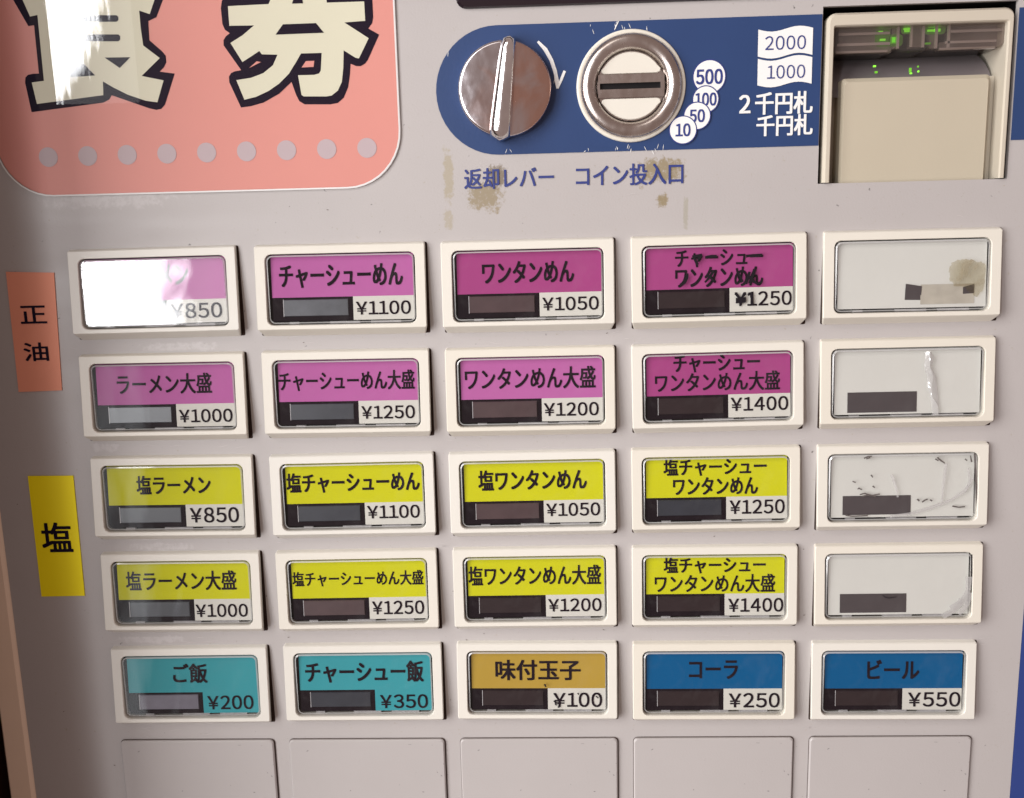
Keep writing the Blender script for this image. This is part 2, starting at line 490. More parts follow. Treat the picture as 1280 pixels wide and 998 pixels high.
def ribbon(mb, pts, width, w, mi=0):
    """stroke of even or given width along pts"""
    n = len(pts)
    L_, R_ = [], []
    for i, p in enumerate(pts):
        a = pts[max(0, i - 1)]; b = pts[min(n - 1, i + 1)]
        d = (b[0] - a[0], b[1] - a[1]); l = math.hypot(*d) or 1
        nx, ny = -d[1] / l, d[0] / l
        wd = (width[i] if isinstance(width, (list, tuple)) else width) / 2
        ww = w(p[0], p[1]) if callable(w) else w
        L_.append(mb.pt(p[0] + nx * wd, p[1] + ny * wd, ww)); R_.append(mb.pt(p[0] - nx * wd, p[1] - ny * wd, ww))
    for i in range(n - 1):
        mb.face((L_[i], L_[i + 1], R_[i + 1], R_[i]), mi)


GL = {}


def figures(body):
    """figures and the yen sign set one by one with even gaps, from the wide forms of the font"""
    VV, FF, x = [], [], 0.0
    for ch in body:
        wide = '\uffe5' if ch == '¥' else chr(ord(ch) + 0xfee0)
        cu = bpy.data.curves.new('lettering', 'FONT'); cu.body = wide; cu.resolution_u = 5
        o = bpy.data.objects.new('lettering', cu); COL.objects.link(o)
        me = bpy.data.meshes.new_from_object(o.evaluated_get(bpy.context.evaluated_depsgraph_get()))
        vs = [(v.co.x, v.co.y) for v in me.vertices]; fs = [list(p.vertices) for p in me.polygons]
        bpy.data.objects.remove(o); bpy.data.curves.remove(cu); bpy.data.meshes.remove(me)
        x0, x1 = min(v[0] for v in vs), max(v[0] for v in vs)
        n = len(VV)
        wd = x1 - x0
        cell = max(wd, 0.46)
        if ch == '1':
            cell = 0.46; x0 -= (cell - wd) * 0.42
        VV += [(v[0] - x0 + x, v[1]) for v in vs]; FF += [[i + n for i in f] for f in fs]
        x += cell + 0.135
    x0, x1 = min(v[0] for v in VV), max(v[0] for v in VV)
    y0, y1 = min(v[1] for v in VV), max(v[1] for v in VV)
    return [((v[0] - x0) / (x1 - x0), (v[1] - y0) / (y1 - y0)) for v in VV], FF


def glyphs(body, bold):
    """outline of a line of writing as (verts, faces) normalised to 0..1, y up"""
    key = (body, bold)
    if key not in GL and all(c in '¥0123456789' for c in body):
        GL[key] = figures(body)
    if key not in GL:
        cu = bpy.data.curves.new('lettering', 'FONT')
        cu.body = body
        cu.offset = bold
        cu.resolution_u = 4
        o = bpy.data.objects.new('lettering', cu)
        COL.objects.link(o)
        dg = bpy.context.evaluated_depsgraph_get()
        me = bpy.data.meshes.new_from_object(o.evaluated_get(dg))
        vs = [(v.co.x, v.co.y) for v in me.vertices]
        fs = [list(p.vertices) for p in me.polygons]
        bpy.data.objects.remove(o); bpy.data.curves.remove(cu); bpy.data.meshes.remove(me)
        x0, x1 = min(v[0] for v in vs), max(v[0] for v in vs)
        y0, y1 = min(v[1] for v in vs), max(v[1] for v in vs)
        GL[key] = ([((v[0] - x0) / (x1 - x0), (v[1] - y0) / (y1 - y0)) for v in vs], fs)
    return GL[key]


def lettering(name, body, q, w, material, parent, loc, off=(0, 0), bold=0.0, label=None, heavy=0.0):
    """writing stretched onto the quad q = (TL, TR, BL, BR) in panel units minus off; w a number or function of local v"""
    vs, fs = glyphs(body, bold)
    mb = MB(material)
    hgt = abs(q[2][1] - q[0][1]); kb_ = heavy * hgt
    shifts = [(0, 0)] if not heavy else [(-kb_, -kb_ * .7), (kb_, -kb_ * .7), (0, 0), (-kb_, kb_ * .7), (kb_, kb_ * .7)]
    for si, (dx_, dy_) in enumerate(shifts):
      for x, y in vs:
        y = 1 - y
        u = (q[0][0] * (1 - x) + q[1][0] * x) * (1 - y) + (q[2][0] * (1 - x) + q[3][0] * x) * y - off[0]
        v = (q[0][1] * (1 - x) + q[1][1] * x) * (1 - y) + (q[2][1] * (1 - x) + q[3][1] * x) * y - off[1]
        mb.pt(u + dx_, v + dy_, (w(v) if callable(w) else w) + si * 0.0003)
      for f in fs:
        mb.face([i + si * len(vs) for i in f])
    me = bpy.data.meshes.new(name)
    me.from_pydata([tuple(x) for x in mb.v], [], mb.f)
    me.materials.append(material)
    o = link(name, me, parent, loc)
    if label:
        o['label'] = label
    return o


def pxquad(x0, x1, y0, y1, w, slant=0.0):
    """photo box to panel quad; slant: drop in px of the right end"""
    a = P(x0, y0 , w); b = P(x1, y1, w)
    return ((a[0], a[1]), (b[0], a[1]), (a[0], b[1]), (b[0], b[1]))


# ------------------------------------------------------------------ setting
wl = MB(m_wood)
wl.box(-9, -3.30, -9, 9, -3, 1.5)
o = wl.build('wall'); o['kind'] = 'structure'
wb = MB(m_wood)
wb.box(-9, 9, -9, 9, -5.2, -5.0)
o = wb.build('back_wall'); o['kind'] = 'structure'

# ------------------------------------------------------------------ the machine
BASE = W3(-0.15, 6.0, -2.0)
machine = bpy.data.objects.new('ticket_machine', None)
COL.objects.link(machine)
machine.location = BASE
machine['label'] = 'grey meal ticket machine with blue coin band, pink sign and ivory menu buttons'
machine['category'] = 'ticket machine'
ORG = -BASE

U0, U1, V0, V1 = -3.02, 2.715, -5.6, 5.6
hA = P(1029, 8.4); hB = P(1259.4, 223.6)
HU0, HV0, HU1, HV1 = hA[0], hA[1], P(1273.8, 1.7)[0], hB[1]
fp = MB(m_panel, m_dark)
us = [U0, HU0, HU1, U1]; vs_ = [V0, HV0, HV1, V1]
gid = [[fp.pt(u, v, 0) for u in us] for v in vs_]
for i in range(3):
    for j in range(3):
        if (i, j) != (1, 1):
            fp.face((gid[i][j], gid[i][j + 1], gid[i + 1][j + 1], gid[i + 1][j]))
bk = [[fp.pt(u, v, -0.03) for u in (HU0, HU1)] for v in (HV0, HV1)]
g = [gid[1][1], gid[1][2], gid[2][2], gid[2][1]]; h = [bk[0][0], bk[0][1], bk[1][1], bk[1][0]]
for i in range(4):
    j = (i + 1) % 4
    fp.face((g[i], g[j], h[j], h[i]))
panel = fp.build('front_panel', machine, ORG)

tr = MB(m_beige)
tr.loops([[(-3.19, V0, -3.0), (-3.19, V0, -0.02), (-3.165, V0, 0.012), (-3.045, V0, 0.012), (-3.021, V0, -0.004), (-3.021, V0, -3.0)],
          [(-3.19, V1, -3.0), (-3.19, V1, -0.02), (-3.165, V1, 0.012), (-3.045, V1, 0.012), (-3.021, V1, -0.004), (-3.021, V1, -3.0)]], 0, False)
tr.build('side_trim', machine, ORG)
tb = MB(m_bluetrim)
tb.box(2.717, 2.93, V0, V1, -3.0, 0.004)
tb.build('side_trim', machine, ORG)['label'] = 'blue side trim'
cb = MB(m_beige)
cb.box(-3.0, 2.70, V0, V1, -4.0, -1.2)
cb.build('cabinet', machine, ORG)

# blue band behind the coin controls
b0, b1 = P(545, 110), P(1000, 190)
bt = P(840, 24.4)[1]; bb = P(840, 187.5)[1]
rad = (bb - bt) / 2
pts = []
for k in range(25):
    a = math.radians(90 + 180 * k / 24)
    pts.append((b0[0] + rad + rad * math.cos(a), (bt + bb) / 2 + rad * math.sin(a)))
band = MB(m_blue)
band.poly(pts + [(HU0 - 0.003, bt), (HU0 - 0.003, bb)], 0.003)
band.poly([(HU1 + 0.003, bt), (2.712, bt), (2.712, bb), (HU1 + 0.003, bb)], 0.003)
band.build('blue_band', panel)

# scratches on the band
random.seed(4)
sc = MB(m_white)
for x, y, n in ((742, 34, 4), (771, 29, 5), (786, 33, 3), (811, 30, 2), (735, 186, 3), (775, 184, 4), (791, 184, 6), (812, 185, 5), (830, 184, 4), (640, 190, 3), (700, 98, 2), (560, 62, 2)):
    for k in range((n + 1) // 2):
        px, py = x + random.uniform(-7, 7), y + random.uniform(-4, 4)
        dx, dy = random.uniform(-3, 3), random.uniform(2, 7)
        ribbon(sc, [P(px, py), P(px + dx * .5, py + dy * .5), P(px + dx, py + dy)], [0.001, random.uniform(.002, .004), 0.001], 0.0055)
ribbon(sc, [P(773, 27), P(770, 33), P(768, 38)], [0.004, 0.006, 0.002], 0.006)
o = sc.build('scratches', panel); o['kind'] = 'stuff'

hs = MB(m_hair, m_fleck)
for k in range(90):
    px, py = random.uniform(60, 1240), random.choice([random.uniform(200, 300), random.uniform(415, 435), random.uniform(548, 562), random.uniform(675, 688), random.uniform(792, 806), random.uniform(906, 920)])
    a = random.gauss(0, 0.5); ln_ = random.uniform(4, 22)
    dx, dy = ln_ * math.cos(a), ln_ * math.sin(a) * 0.3
    if 540 < px < 1280 and py < 235:
        continue
    ribbon(hs, [P(px, py), P(px + dx * .5, py + dy * .5 + random.uniform(-1, 1)), P(px + dx, py + dy)], [0.0005, random.uniform(.0012, .0022), 0.0005], 0.0022)
for k in range(40):
    px, py = random.uniform(20, 1255), random.uniform(240, 985)
    ribbon(hs, [P(px, py), P(px + random.uniform(1, 2.5), py + random.uniform(-1, 1))], [0.004, 0.003], 0.0022, 1)
o = hs.build('scuffs', panel); o['kind'] = 'stuff'

# display frame at the top
dp = MB(m_display)
d0 = P(570.5, 9)
plate(dp, rr(d0[0], 1.32, -3.5, d0[1] + 0.012, 0.05), 0, 0.02, 0.012)
dp.build('display', machine, ORG)

# pink sign under clear acrylic
sgn = MB(m_pink, m_white)
su0, su1, sv1 = P(-3, 170)[0] - 0.0, P(501, 169)[0], P(250, 241)[1]
su0 = -2.795
shape = rr(su0, su1, -4.4, sv1, 0.29, 10)
inn = rr(su0 + 0.008, su1 - 0.008, -4.392, sv1 - 0.008, 0.284, 10)
sgn.loops([[(p[0], p[1], 0.001) for p in shape], [(p[0], p[1], 0.012) for p in shape], [(p[0], p[1], 0.0135) for p in inn]], 1)
sgn.poly(inn, 0.0045)
sign = sgn.build('sign_panel', machine, ORG)
sign['label'] = 'pink rounded sign with large outlined characters and a row of lilac dots'
for k in range(10):
    a = P(61, 196); b = P(459, 186)
    t = (k - 0) / 8
    if k > 8:
        break
    d = MB(m_dot)
    d.poly(circ(a[0] + (b[0] - a[0]) * t, (a[1] + b[1]) / 2, 0.0505, 32), 0.0062)
    d.build('dot', sign)


def Z(fx, fy, pts, s):
    return [P(fx + x / s, fy + y / s) for x, y in pts]


Zs = lambda pts: Z(0, 0, pts, 4.923)
Zk = lambda pts: Z(240, 0, pts, 4.571)
ck = MB(m_cream, m_ink, m_pink)
ck.poly(Zs([(-90, -170), (560, -520), (1200, -170), (1120, -40), (1005, 0), (965, 108), (915, 132), (922, 250), (1000, 318), (1022, 345), (1026, 385), (1010, 418), (985, 443), (1077, 455), (1018, 645), (995, 672), (965, 678), (920, 668), (690, 588), (676, 614), (640, 633), (198, 692), (158, 510), (160, 480), (175, 463), (205, 456), (243, 455), (213, 158), (178, 163), (78, -10)]), 0.006, 1)
ck.poly(Zs([(-30, -150), (560, -460), (1130, -150), (1080, -60), (955, 0), (935, 60), (925, 90), (860, 68), (870, 180), (885, 283), (987, 360), (875, 470), (1010, 497), (972, 632), (900, 622), (790, 585), (700, 540), (637, 503), (640, 588), (232, 642), (200, 510), (275, 500), (235, 95), (190, 105), (138, -10)]), 0.0075, 0)
ck.poly(Zs([(330, 97), (722, 97), (733, 108), (733, 126), (722, 137), (330, 137)]), 0.009, 1)
ck.poly(Zs([(330, 215), (733, 215), (744, 226), (744, 246), (733, 257), (330, 257)]), 0.009, 1)
ck.poly(Zs([(648, 357), (806, 355), (741, 421)]), 0.009, 1)
ck.poly(Zs([(390, 385), (520, 395), (590, 467), (400, 480)]), 0.009, 1)
ck.build('sign_character', sign)
ck = MB(m_cream, m_ink, m_pink)
ck.poly(Zk([(330, -260), (900, -260), (1030, -20), (1036, 100), (1030, 135), (1008, 165), (1070, 200), (1005, 345), (990, 365), (965, 380), (940, 380), (907, 366), (903, 430), (893, 500), (868, 560), (835, 590), (790, 598), (645, 598), (615, 580), (597, 545), (570, 470), (500, 537), (410, 588), (340, 608), (282, 616), (215, 472), (213, 440), (225, 420), (245, 410), (283, 403), (183, 262), (182, 232), (195, 210), (218, 192), (190, 172), (176, 140), (167, 50), (172, 10), (190, -30)]), 0.006, 1)
ck.poly(Zk([(208, 38), (440, 26), (455, -10), (560, -200), (700, -200), (770, 0), (772, 18), (985, 11), (991, 122), (872, 131), (1011, 221), (955, 337), (935, 332), (868, 290), (866, 390), (858, 470), (835, 520), (800, 548), (770, 553), (640, 553), (628, 545), (608, 432), (700, 430), (728, 422), (738, 405), (743, 305), (625, 308), (595, 360), (555, 425), (500, 480), (440, 522), (370, 555), (302, 572), (256, 460), (340, 447), (410, 420), (465, 375), (491, 315), (402, 313), (387, 294), (291, 357), (222, 248), (290, 205), (357, 148), (216, 150)]), 0.0075, 0)
ck.poly(Zk([(522, 142), (710, 135), (756, 190), (480, 201)]), 0.009, 1)
ck.poly(Zk([(600, -60), (620, -60), (637, 22), (574, 24)]), 0.009, 1)
ck.poly(Zk([(330, 391), (372, 353), (397, 357)]), 0.009, 2)
ck.poly(Zk([(629, 388), (653, 352), (701, 350), (697, 385)]), 0.009, 2)
ck.build('sign_character', sign)
ac = MB(m_acryl)
ac.poly(rr(su0 + 0.009, su1 - 0.009, -4.389, sv1 - 0.009, 0.282, 10), 0.0125)
ac.build('acrylic_cover', sign)

# printed words
for body, bx in (('返却レバー', (580, 692, 211.5, 234)), ('コイン投入口', (720, 853.5, 207, 230))):
    lettering('lettering', body, pxquad(*bx, 0), 0.003, m_navy, panel, (0, 0, 0), heavy=0.018)
lettering('lettering', '２千円札', pxquad(924.5, 1014.5, 117, 141.5, 0), 0.006, m_white, panel, (0, 0, 0), heavy=0.026)
lettering('lettering', '千円札', pxquad(946, 1014.5, 145, 168.5, 0), 0.006, m_white, panel, (0, 0, 0), heavy=0.026)

# banknote and coin symbols
for x0, x1, y0, y1, t in ((947.6, 1015, 36.5, 70, '2000'), (947, 1014, 73, 106, '1000')):
    a, b = P(x0, y0 + 1), P(x1, y1 - 1)
    pts = [(a[0] + (b[0] - a[0]) * k / 12, a[1] + 0.012 * math.sin(2 * math.pi * k / 12)) for k in range(13)]
    pts += [(a[0] + (b[0] - a[0]) * k / 12, b[1] + 0.012 * math.sin(2 * math.pi * k / 12)) for k in range(12, -1, -1)]
    mb = MB(m_white); mb.poly(pts, 0.006)
    note = mb.build('banknote_symbol', panel)
    xa = x0 + (8.5 if t == '2000' else 11.5)
    # third level is the deepest: the figures lie beside the symbol on the panel
    lettering('lettering', t, pxquad(xa, x1 - 8.5, y0 + 9.5, y1 - 8.2, 0), 0.0085, m_navy, panel, (0, 0, 0), heavy=0.0)
for k, (x, y, r_, t, tw) in enumerate(((886.4, 96.3, 18.6, '500', 16), (881.8, 124.6, 14.8, '100', 12.8), (871, 145.3, 15.2, '50', 9), (853.3, 163, 15.6, '10', 8.8))):
    cx, cy = P(x, y); rr_ = r_ / 234
    mb = MB(m_white, m_navy)
    mb.poly(circ(cx, cy, rr_ + 0.0055, 40), 0.006 + k * 0.002, 1)
    mb.poly(circ(cx, cy, rr_, 40), 0.007 + k * 0.002, 0)
    mb.build('coin_symbol', panel)
    lettering('lettering', t, pxquad(x - tw, x + tw, y - (8.6 if k == 0 else 7.5), y + (8.6 if k == 0 else 7.5), 0), 0.0075 + k * 0.002, m_navy, panel, (0, 0, 0), heavy=0.035)

# turn arrow
mb = MB(m_white)
Zr = lambda pts: Z(520, 0, pts, 3.368)
ribbon(mb, Zr([(513, 176), (545, 210), (570, 255), (585, 300), (595, 345), (597, 368)]), [0.012, 0.02, 0.019, 0.019, 0.017, 0.014], 0.0055)
ribbon(mb, Zr([(626, 300), (612, 335), (596, 374)]), [0.014, 0.014, 0.010], 0.0065)
ribbon(mb, Zr([(582, 300), (588, 340), (596, 374)]), [0.004, 0.012, 0.012], 0.0075)
mb.build('turn_arrow', panel)

# coin return knob
kx, ky = P(630.5, 110.5, 0.07)
loc = ORG + W3(kx, ky, 0)
kb = MB(m_chrome)
R0 = 0.236
prof = [(R0 * 1.01, 0.0), (R0 * 1.01, 0.045), (R0 * 0.995, 0.06), (R0 * 0.96, 0.068), (R0 * 0.93, 0.069), (R0 * 0.6, 0.074), (R0 * 0.25, 0.078)]
kb.loops([[(p[0], p[1], w) for p in circ(0, 0, r_, 72)] for r_, w in prof], 0, True, True)
knob = kb.build('return_knob', machine, loc)
gp = MB(m_grip)
ang = math.radians(7.2)
ca, sa = math.cos(ang), math.sin(ang)
def gpt(a, b):    # a across, b along
    return (a * ca - b * sa, a * sa + b * ca)
secs = []
N = 20
for i in range(N + 1):
    t = -1 + 2 * i / N
    ln = 0.262
    k = (1 - abs(t) ** 8) ** 0.35 if abs(t) < 1 else 0.0
    k = max(k, 0.05)
    wd = (0.053 + 0.011 * t) * k
    hh = 0.045 + 0.085 * k
    sec = []
    for q in range(9):
        a = math.pi * q / 8
        x = -math.cos(a)
        z = math.sin(a) ** 0.55
        u, v = gpt(x * wd, t * ln)
        sec.append((u, v, 0.03 + (hh - 0.03) * z))
    secs.append(sec)
ids = [[gp.pt(*p) for p in s_] for s_ in secs]
for i in range(N):
    for q in range(8):
        gp.face((ids[i][q], ids[i][q + 1], ids[i + 1][q + 1], ids[i + 1][q]), 0, True)
gp.face(ids[0]); gp.face(ids[-1][::-1])
gp.build('grip', knob)

# coin slot
cx, cy = P(789, 107.5, 0.02)
loc = ORG + W3(cx, cy, 0)
ring = MB(m_bezel)
ring.loops([[(p[0], p[1], w) for p in circ(0, 0, r_, 72)] for r_, w in ((0.278, 0.0), (0.277, 0.01), (0.273, 0.014), (0.262, 0.014), (0.256, 0.010))], 0, True)
slot = ring.build('coin_slot', machine, loc)
rm = MB(m_steel)
prof = []
for k in range(15):
    a = math.pi * k / 14
    prof.append((0.218 + 0.041 * math.cos(a), 0.010 + 0.042 * math.sin(a)))
prof += [(0.169, 0.004)]
rm.loops([[(p[0], p[1], w) for p in circ(0, 0, r_, 72)] for r_, w in prof], 0, True)
rm.build('rim', slot)
pl = MB(m_steel, m_dark)
su = (751.5 - 789) / 236, (824 - 789) / 236
sv = (104 - 107.5) / 236, (111 - 107.5) / 236
bar = 0.062
def dshape(sgn_, rad_, cut):
    a0 = math.asin(cut / rad_)
    pts = [(rad_ * math.cos(a0 + (math.pi - 2 * a0) * k / 20), rad_ * math.sin(a0 + (math.pi - 2 * a0) * k / 20)) for k in range(21)]
    # round the two corners
    out = []
    for i, p in enumerate(pts):
        if i == 0:
            out += [(p[0] - 0.022, cut), (p[0] - 0.007, cut + 0.006), (p[0] - 0.004, cut + 0.02)]
        elif i == 20:
            out += [(p[0] + 0.004, cut + 0.02), (p[0] + 0.007, cut + 0.006), (p[0] + 0.022, cut)]
        elif 1 < i < 19:
            out.append(p)
    return [(p[0], sgn_ * p[1]) for p in out]
pl.poly(circ(0, 0, 0.172, 64), 0.008)
# raised bar with a slit through it
for bx in ((-0.168, 0.168, -bar + 0.006, sv[0]), (-0.168, 0.168, sv[1], bar - 0.006), (-0.168, su[0], sv[0], sv[1]), (su[1], 0.168, sv[0], sv[1])):
    pl.box(bx[0], bx[1], bx[2], bx[3], 0.009, 0.024)
pl.poly([(su[0], sv[0]), (su[1], sv[0]), (su[1], sv[1]), (su[0], sv[1])], 0.0095, 1)
pl.build('slot_plate', slot)
for s_ in (-1, 1):
    d = MB(m_bezel)
    pts = dshape(s_, 0.166, 0.061)
    plate(d, pts, 0.008, 0.020, 0.004)
    d.build('insert', slot)

# ------------------------------------------------------------------ banknote slot
acc = MB(m_dark)
e = 0.0
for a, b in (((HU0, HV0), (HU1, HV0)), ((HU1, HV0), (HU1, HV1)), ((HU1, HV1), (HU0, HV1)), ((HU0, HV1), (HU0, HV0))):
    i = [acc.pt(a[0], a[1], -0.031), acc.pt(b[0], b[1], -0.031), acc.pt(b[0], b[1], -1.0), acc.pt(a[0], a[1], -1.0)]
    acc.face(i)
acc.poly([(HU0, HV0), (HU1, HV0), (HU1, HV1), (HU0, HV1)], -1.0)
bill = acc.build('banknote_slot', machine, ORG)
# surround
WF = 0.02
q0 = P(1035.3, 16.2, WF); q1 = P(1271.3, 7, WF); q2 = P(1257.7, 225.8, WF)
fu0, fu1, fv0, fv1 = q0[0], q1[0], q0[1], HV1 - 0.004
n0 = P(1044, 31.5, WF)
iu0, iu1, iv0, iv1 = fu0 + 0.036, fu1 - 0.034, fv0 + 0.066, fv1 + 0.2
fr = MB(m_beiged)
def uloop(u0, u1, v0, v1, r, w):
    """open-bottomed arch from bottom left over the top to bottom right"""
    pts = [(u0, v1)]
    for k in range(6):
        a = math.radians(180 + 90 * k / 5); pts.append((u0 + r + r * math.cos(a), v0 + r + r * math.sin(a)))
    for k in range(6):
        a = math.radians(270 + 90 * k / 5); pts.append((u1 - r + r * math.cos(a), v0 + r + r * math.sin(a)))
    pts.append((u1, v1))
    return [(p[0], p[1], w) for p in pts]
lp = [uloop(fu0, fu1, fv0, fv1, 0.045, -0.9), uloop(fu0, fu1, fv0, fv1, 0.045, WF - 0.02),
      uloop(fu0 + 0.012, fu1 - 0.012, fv0 + 0.012, fv1, 0.035, WF),
      uloop(iu0 - 0.006, iu1 + 0.006, iv0 - 0.006, fv1, 0.012, WF), uloop(iu0, iu1, iv0, fv1, 0.01, WF - 0.01),
      uloop(iu0, iu1, iv0, fv1, 0.01, -0.9)]
ids = [[fr.pt(*p) for p in l] for l in lp]
for k in range(5):
    for i in range(13):
        fr.face((ids[k][i], ids[k][i + 1], ids[k + 1][i + 1], ids[k + 1][i]), 0, False)
fr.build('surround', bill)
# side ledges with a screw each
f0 = P(1053.5, 99.5, -0.03); f1 = P(1239.5, 93, -0.03); f2 = P(1235, 225, -0.03)
lu = P(1238, 150, -0.10)[0]
ld = MB(m_beiged)
vt = P(1240, 95, -0.1)[1]
ld.box(lu - 0.04, iu1 - 0.001, vt, fv1, -0.5, -0.10)
ld.build('side_ledge', bill)
ld = MB(m_beiged)
ld.box(iu0 + 0.001, P(1056, 150, -0.14)[0], vt + 0.03, fv1, -0.5, -0.16)
ld.build('side_ledge', bill)
for x, y, w in ((1247.5, 112.8, -0.10), (1047.5, 121, -0.16)):
    s_ = MB(m_grip); c_ = P(x, y, w + 0.01)
    s_.loops([[(p[0], p[1], ww) for p in circ(c_[0], c_[1], r_, 16)] for r_, ww in ((0.016, w), (0.015, w + 0.01), (0.009, w + 0.018), (0.002, w + 0.02))], 0, True, True)
    s_.build('screw', bill)
# flap
fl = MB(m_beigep)
pts = rr(f0[0], f1[0], f0[1] - 0.005, HV1 + 0.02, 0.018, 4)
cyl = []
base = [(p[0], p[1], -0.3) for p in pts]
up = [(p[0], p[1], -0.05) for p in pts]
top = [(p[0] + (0.012 if p[0] < (f0[0] + f1[0]) / 2 else -0.012), p[1] + (0.02 if p[1] < -2 else -0.004), -0.03) for p in pts]
fl.loops([base, up, top], 0, False, True)
fl.build('flap', bill)
# ramp behind the flap
rp = MB(m_ramp)
r0, r1 = iu0 + 0.002, P(1232, 80, -0.2)[0]
prev = None
for k in range(13):
    t = k / 12
    a = math.radians(90 * t)
    v = f0[1] + 0.08 - 0.30 * math.sin(a) ; w = -0.10 - 0.5 * (1 - math.cos(a))
    cur = (rp.pt(r0, v, w), rp.pt(r1 - 0.12 * t ** 2, v, w))
    if prev:
        rp.face((prev[0], prev[1], cur[1], cur[0]), 0, True)
    prev = cur
rp.build('ramp', bill)
wl2 = MB(m_beiged)
wl2.poly([(iu0, iv0), (iu1, iv0), (iu1, f0[1] + 0.1), (iu0, f0[1] + 0.1)], -0.62)
wl2.build('back_plate', bill)
# smoked lens
wl_ = -0.02
Zl = lambda pts, w: [P(1020 + x / 4.923, y / 4.923, w) for x, y in pts]
lens_pts = [(118, 160), (400, 135), (640, 108), (900, 110), (1205, 112), (1195, 200), (1160, 270), (1120, 292), (960, 300), (730, 312), (690, 292), (660, 318), (530, 322), (490, 300), (450, 328), (300, 330), (108, 335)]
ln = MB(m_smoke)
ft = Zl(lens_pts, wl_)
ln.loops([[(p[0], p[1], wl_ - 0.25) for p in ft], [(p[0], p[1], wl_ - 0.012) for p in ft], [(p[0] * 0.994 + ft[0][0] * 0.006 if False else p[0], p[1] + (0.006 if p[1] < -2.3 else -0.006), wl_) for p in ft]], 0, False, True)
ln.build('smoked_lens', bill)
lb = MB(m_lensbar, m_dark)
for x0, y0, x1, y1, mi in ((140, 165, 460, 205, 0), (140, 225, 460, 268, 0), (120, 285, 460, 325, 0), (820, 130, 1180, 178, 0), (820, 195, 1115, 250, 0), (760, 262, 1120, 300, 0), (470, 165, 505, 300, 0), (590, 170, 660, 290, 0), (700, 200, 740, 300, 0)):
    a = P(1020 + x0 / 4.923, y0 / 4.923, -0.10); b = P(1020 + x1 / 4.923, y1 / 4.923, -0.10)
    lb.box(a[0], b[0], a[1], b[1], -0.16, -0.10, mi)
lb.build('lens_bars', bill)
m_rib = mat('lens_rib', (0.55, 0.50, 0.47), 0.25)
for x0, y0, x1, y1 in ((140, 206, 455, 211), (130, 270, 455, 276), (830, 186, 1180, 191), (800, 254, 1110, 259), (505, 130, 510, 300), (588, 122, 592, 290), (662, 118, 666, 292), (742, 120, 746, 298), (818, 118, 822, 296), (120, 318, 440, 322), (762, 296, 1100, 300)):
    a = P(1020 + x0 / 4.923, y0 / 4.923, -0.045); b = P(1020 + x1 / 4.923, y1 / 4.923, -0.045)
    rb = MB(m_rib); rb.box(a[0], b[0], a[1], b[1], -0.06, -0.045); rb.build('lens_rib', bill)
m_glow = mat('green_glow', (0.12, 0.2, 0.05), 0.6, emit=((0.3, 0.9, 0.05), 0.10))  # dim emissive patches painting a soft halo round the LEDs
for x, y, dx, dy in ((410, 235, 45, 50), (560, 185, 34, 24), (735, 182, 62, 28), (490, 250, 42, 36)):
    a = P(1020 + (x - dx) / 4.923, (y - dy) / 4.923, -0.098); b = P(1020 + (x + dx) / 4.923, (y + dy) / 4.923, -0.098)
    gw = MB(m_glow); plate(gw, rr(a[0], b[0], a[1], b[1], 0.018), -0.105, -0.098); gw.build('painted_led_glow', bill)
for x, y, dx, dy, mm in ((400, 197, 12, 5, m_green), (560, 178, 18, 4, m_green), (562, 190, 14, 7, m_green), (412, 245, 16, 5, m_green), (430, 270, 22, 6, m_green),
                         (487, 248, 24, 20, m_greendim), (478, 246, 10, 16, m_green), (502, 250, 6, 14, m_green), (715, 188, 26, 5, m_green), (748, 186, 18, 8, m_green), (728, 164, 34, 5, m_greendim), (690, 268, 16, 5, m_greendim)):
    d = MB(mm); a = P(1020 + (x - dx) / 4.923, (y - dy) / 4.923, -0.08); b = P(1020 + (x + dx) / 4.923, (y + dy) / 4.923, -0.08)
    d.box(a[0], b[0], a[1], b[1], -0.09, -0.08)
    d.build('green_light_and_reflection', bill)
for x, y, dx, dy, mm in ((362, 408, 12, 8, m_green), (372, 445, 12, 10, m_greendim), (582, 432, 9, 22, m_greendim), (586, 452, 9, 6, m_green), (630, 410, 5, 8, m_greendim), (632, 440, 6, 8, m_green)):
    dx, dy = dx * 0.6, dy * 0.6  # LED reflections on the ramp, painted as small glowing boxes
    d = MB(mm); a = P(1020 + (x - dx) / 4.923, (y - dy) / 4.923, -0.085); b = P(1020 + (x + dx) / 4.923, (y + dy) / 4.923, -0.085)
    d.box(a[0], b[0], a[1], b[1], -0.095, -0.085)
    d.build('green_light_and_reflection', bill)

# ------------------------------------------------------------------ blank cover plates
BT = P(560, 922.8)[1]
pm = MB(m_plate, mat('shaded_gap', (0.07, 0.045, 0.038), 0.6))
shape = rr(-0.456, 0.456, 0, 0.56, 0.022, 4)
inn = rr(-0.449, 0.449, 0.007, 0.553, 0.018, 4)
gap = rr(-0.459, 0.463, -0.004, 0.566, 0.026, 4)  # joint round the plate, widened at right to paint its shade line
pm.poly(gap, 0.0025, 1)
pm.loops([[(p[0], p[1], 0.003) for p in shape], [(p[0], p[1], 0.014) for p in shape], [(p[0], p[1], 0.02) for p in inn]], 0, False, True)
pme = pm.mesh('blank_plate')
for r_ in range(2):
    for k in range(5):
        o = link('blank_plate', pme, machine, ORG + W3((k - 2) * 1.0055 + 0.003, BT + r_ * 0.57, 0))

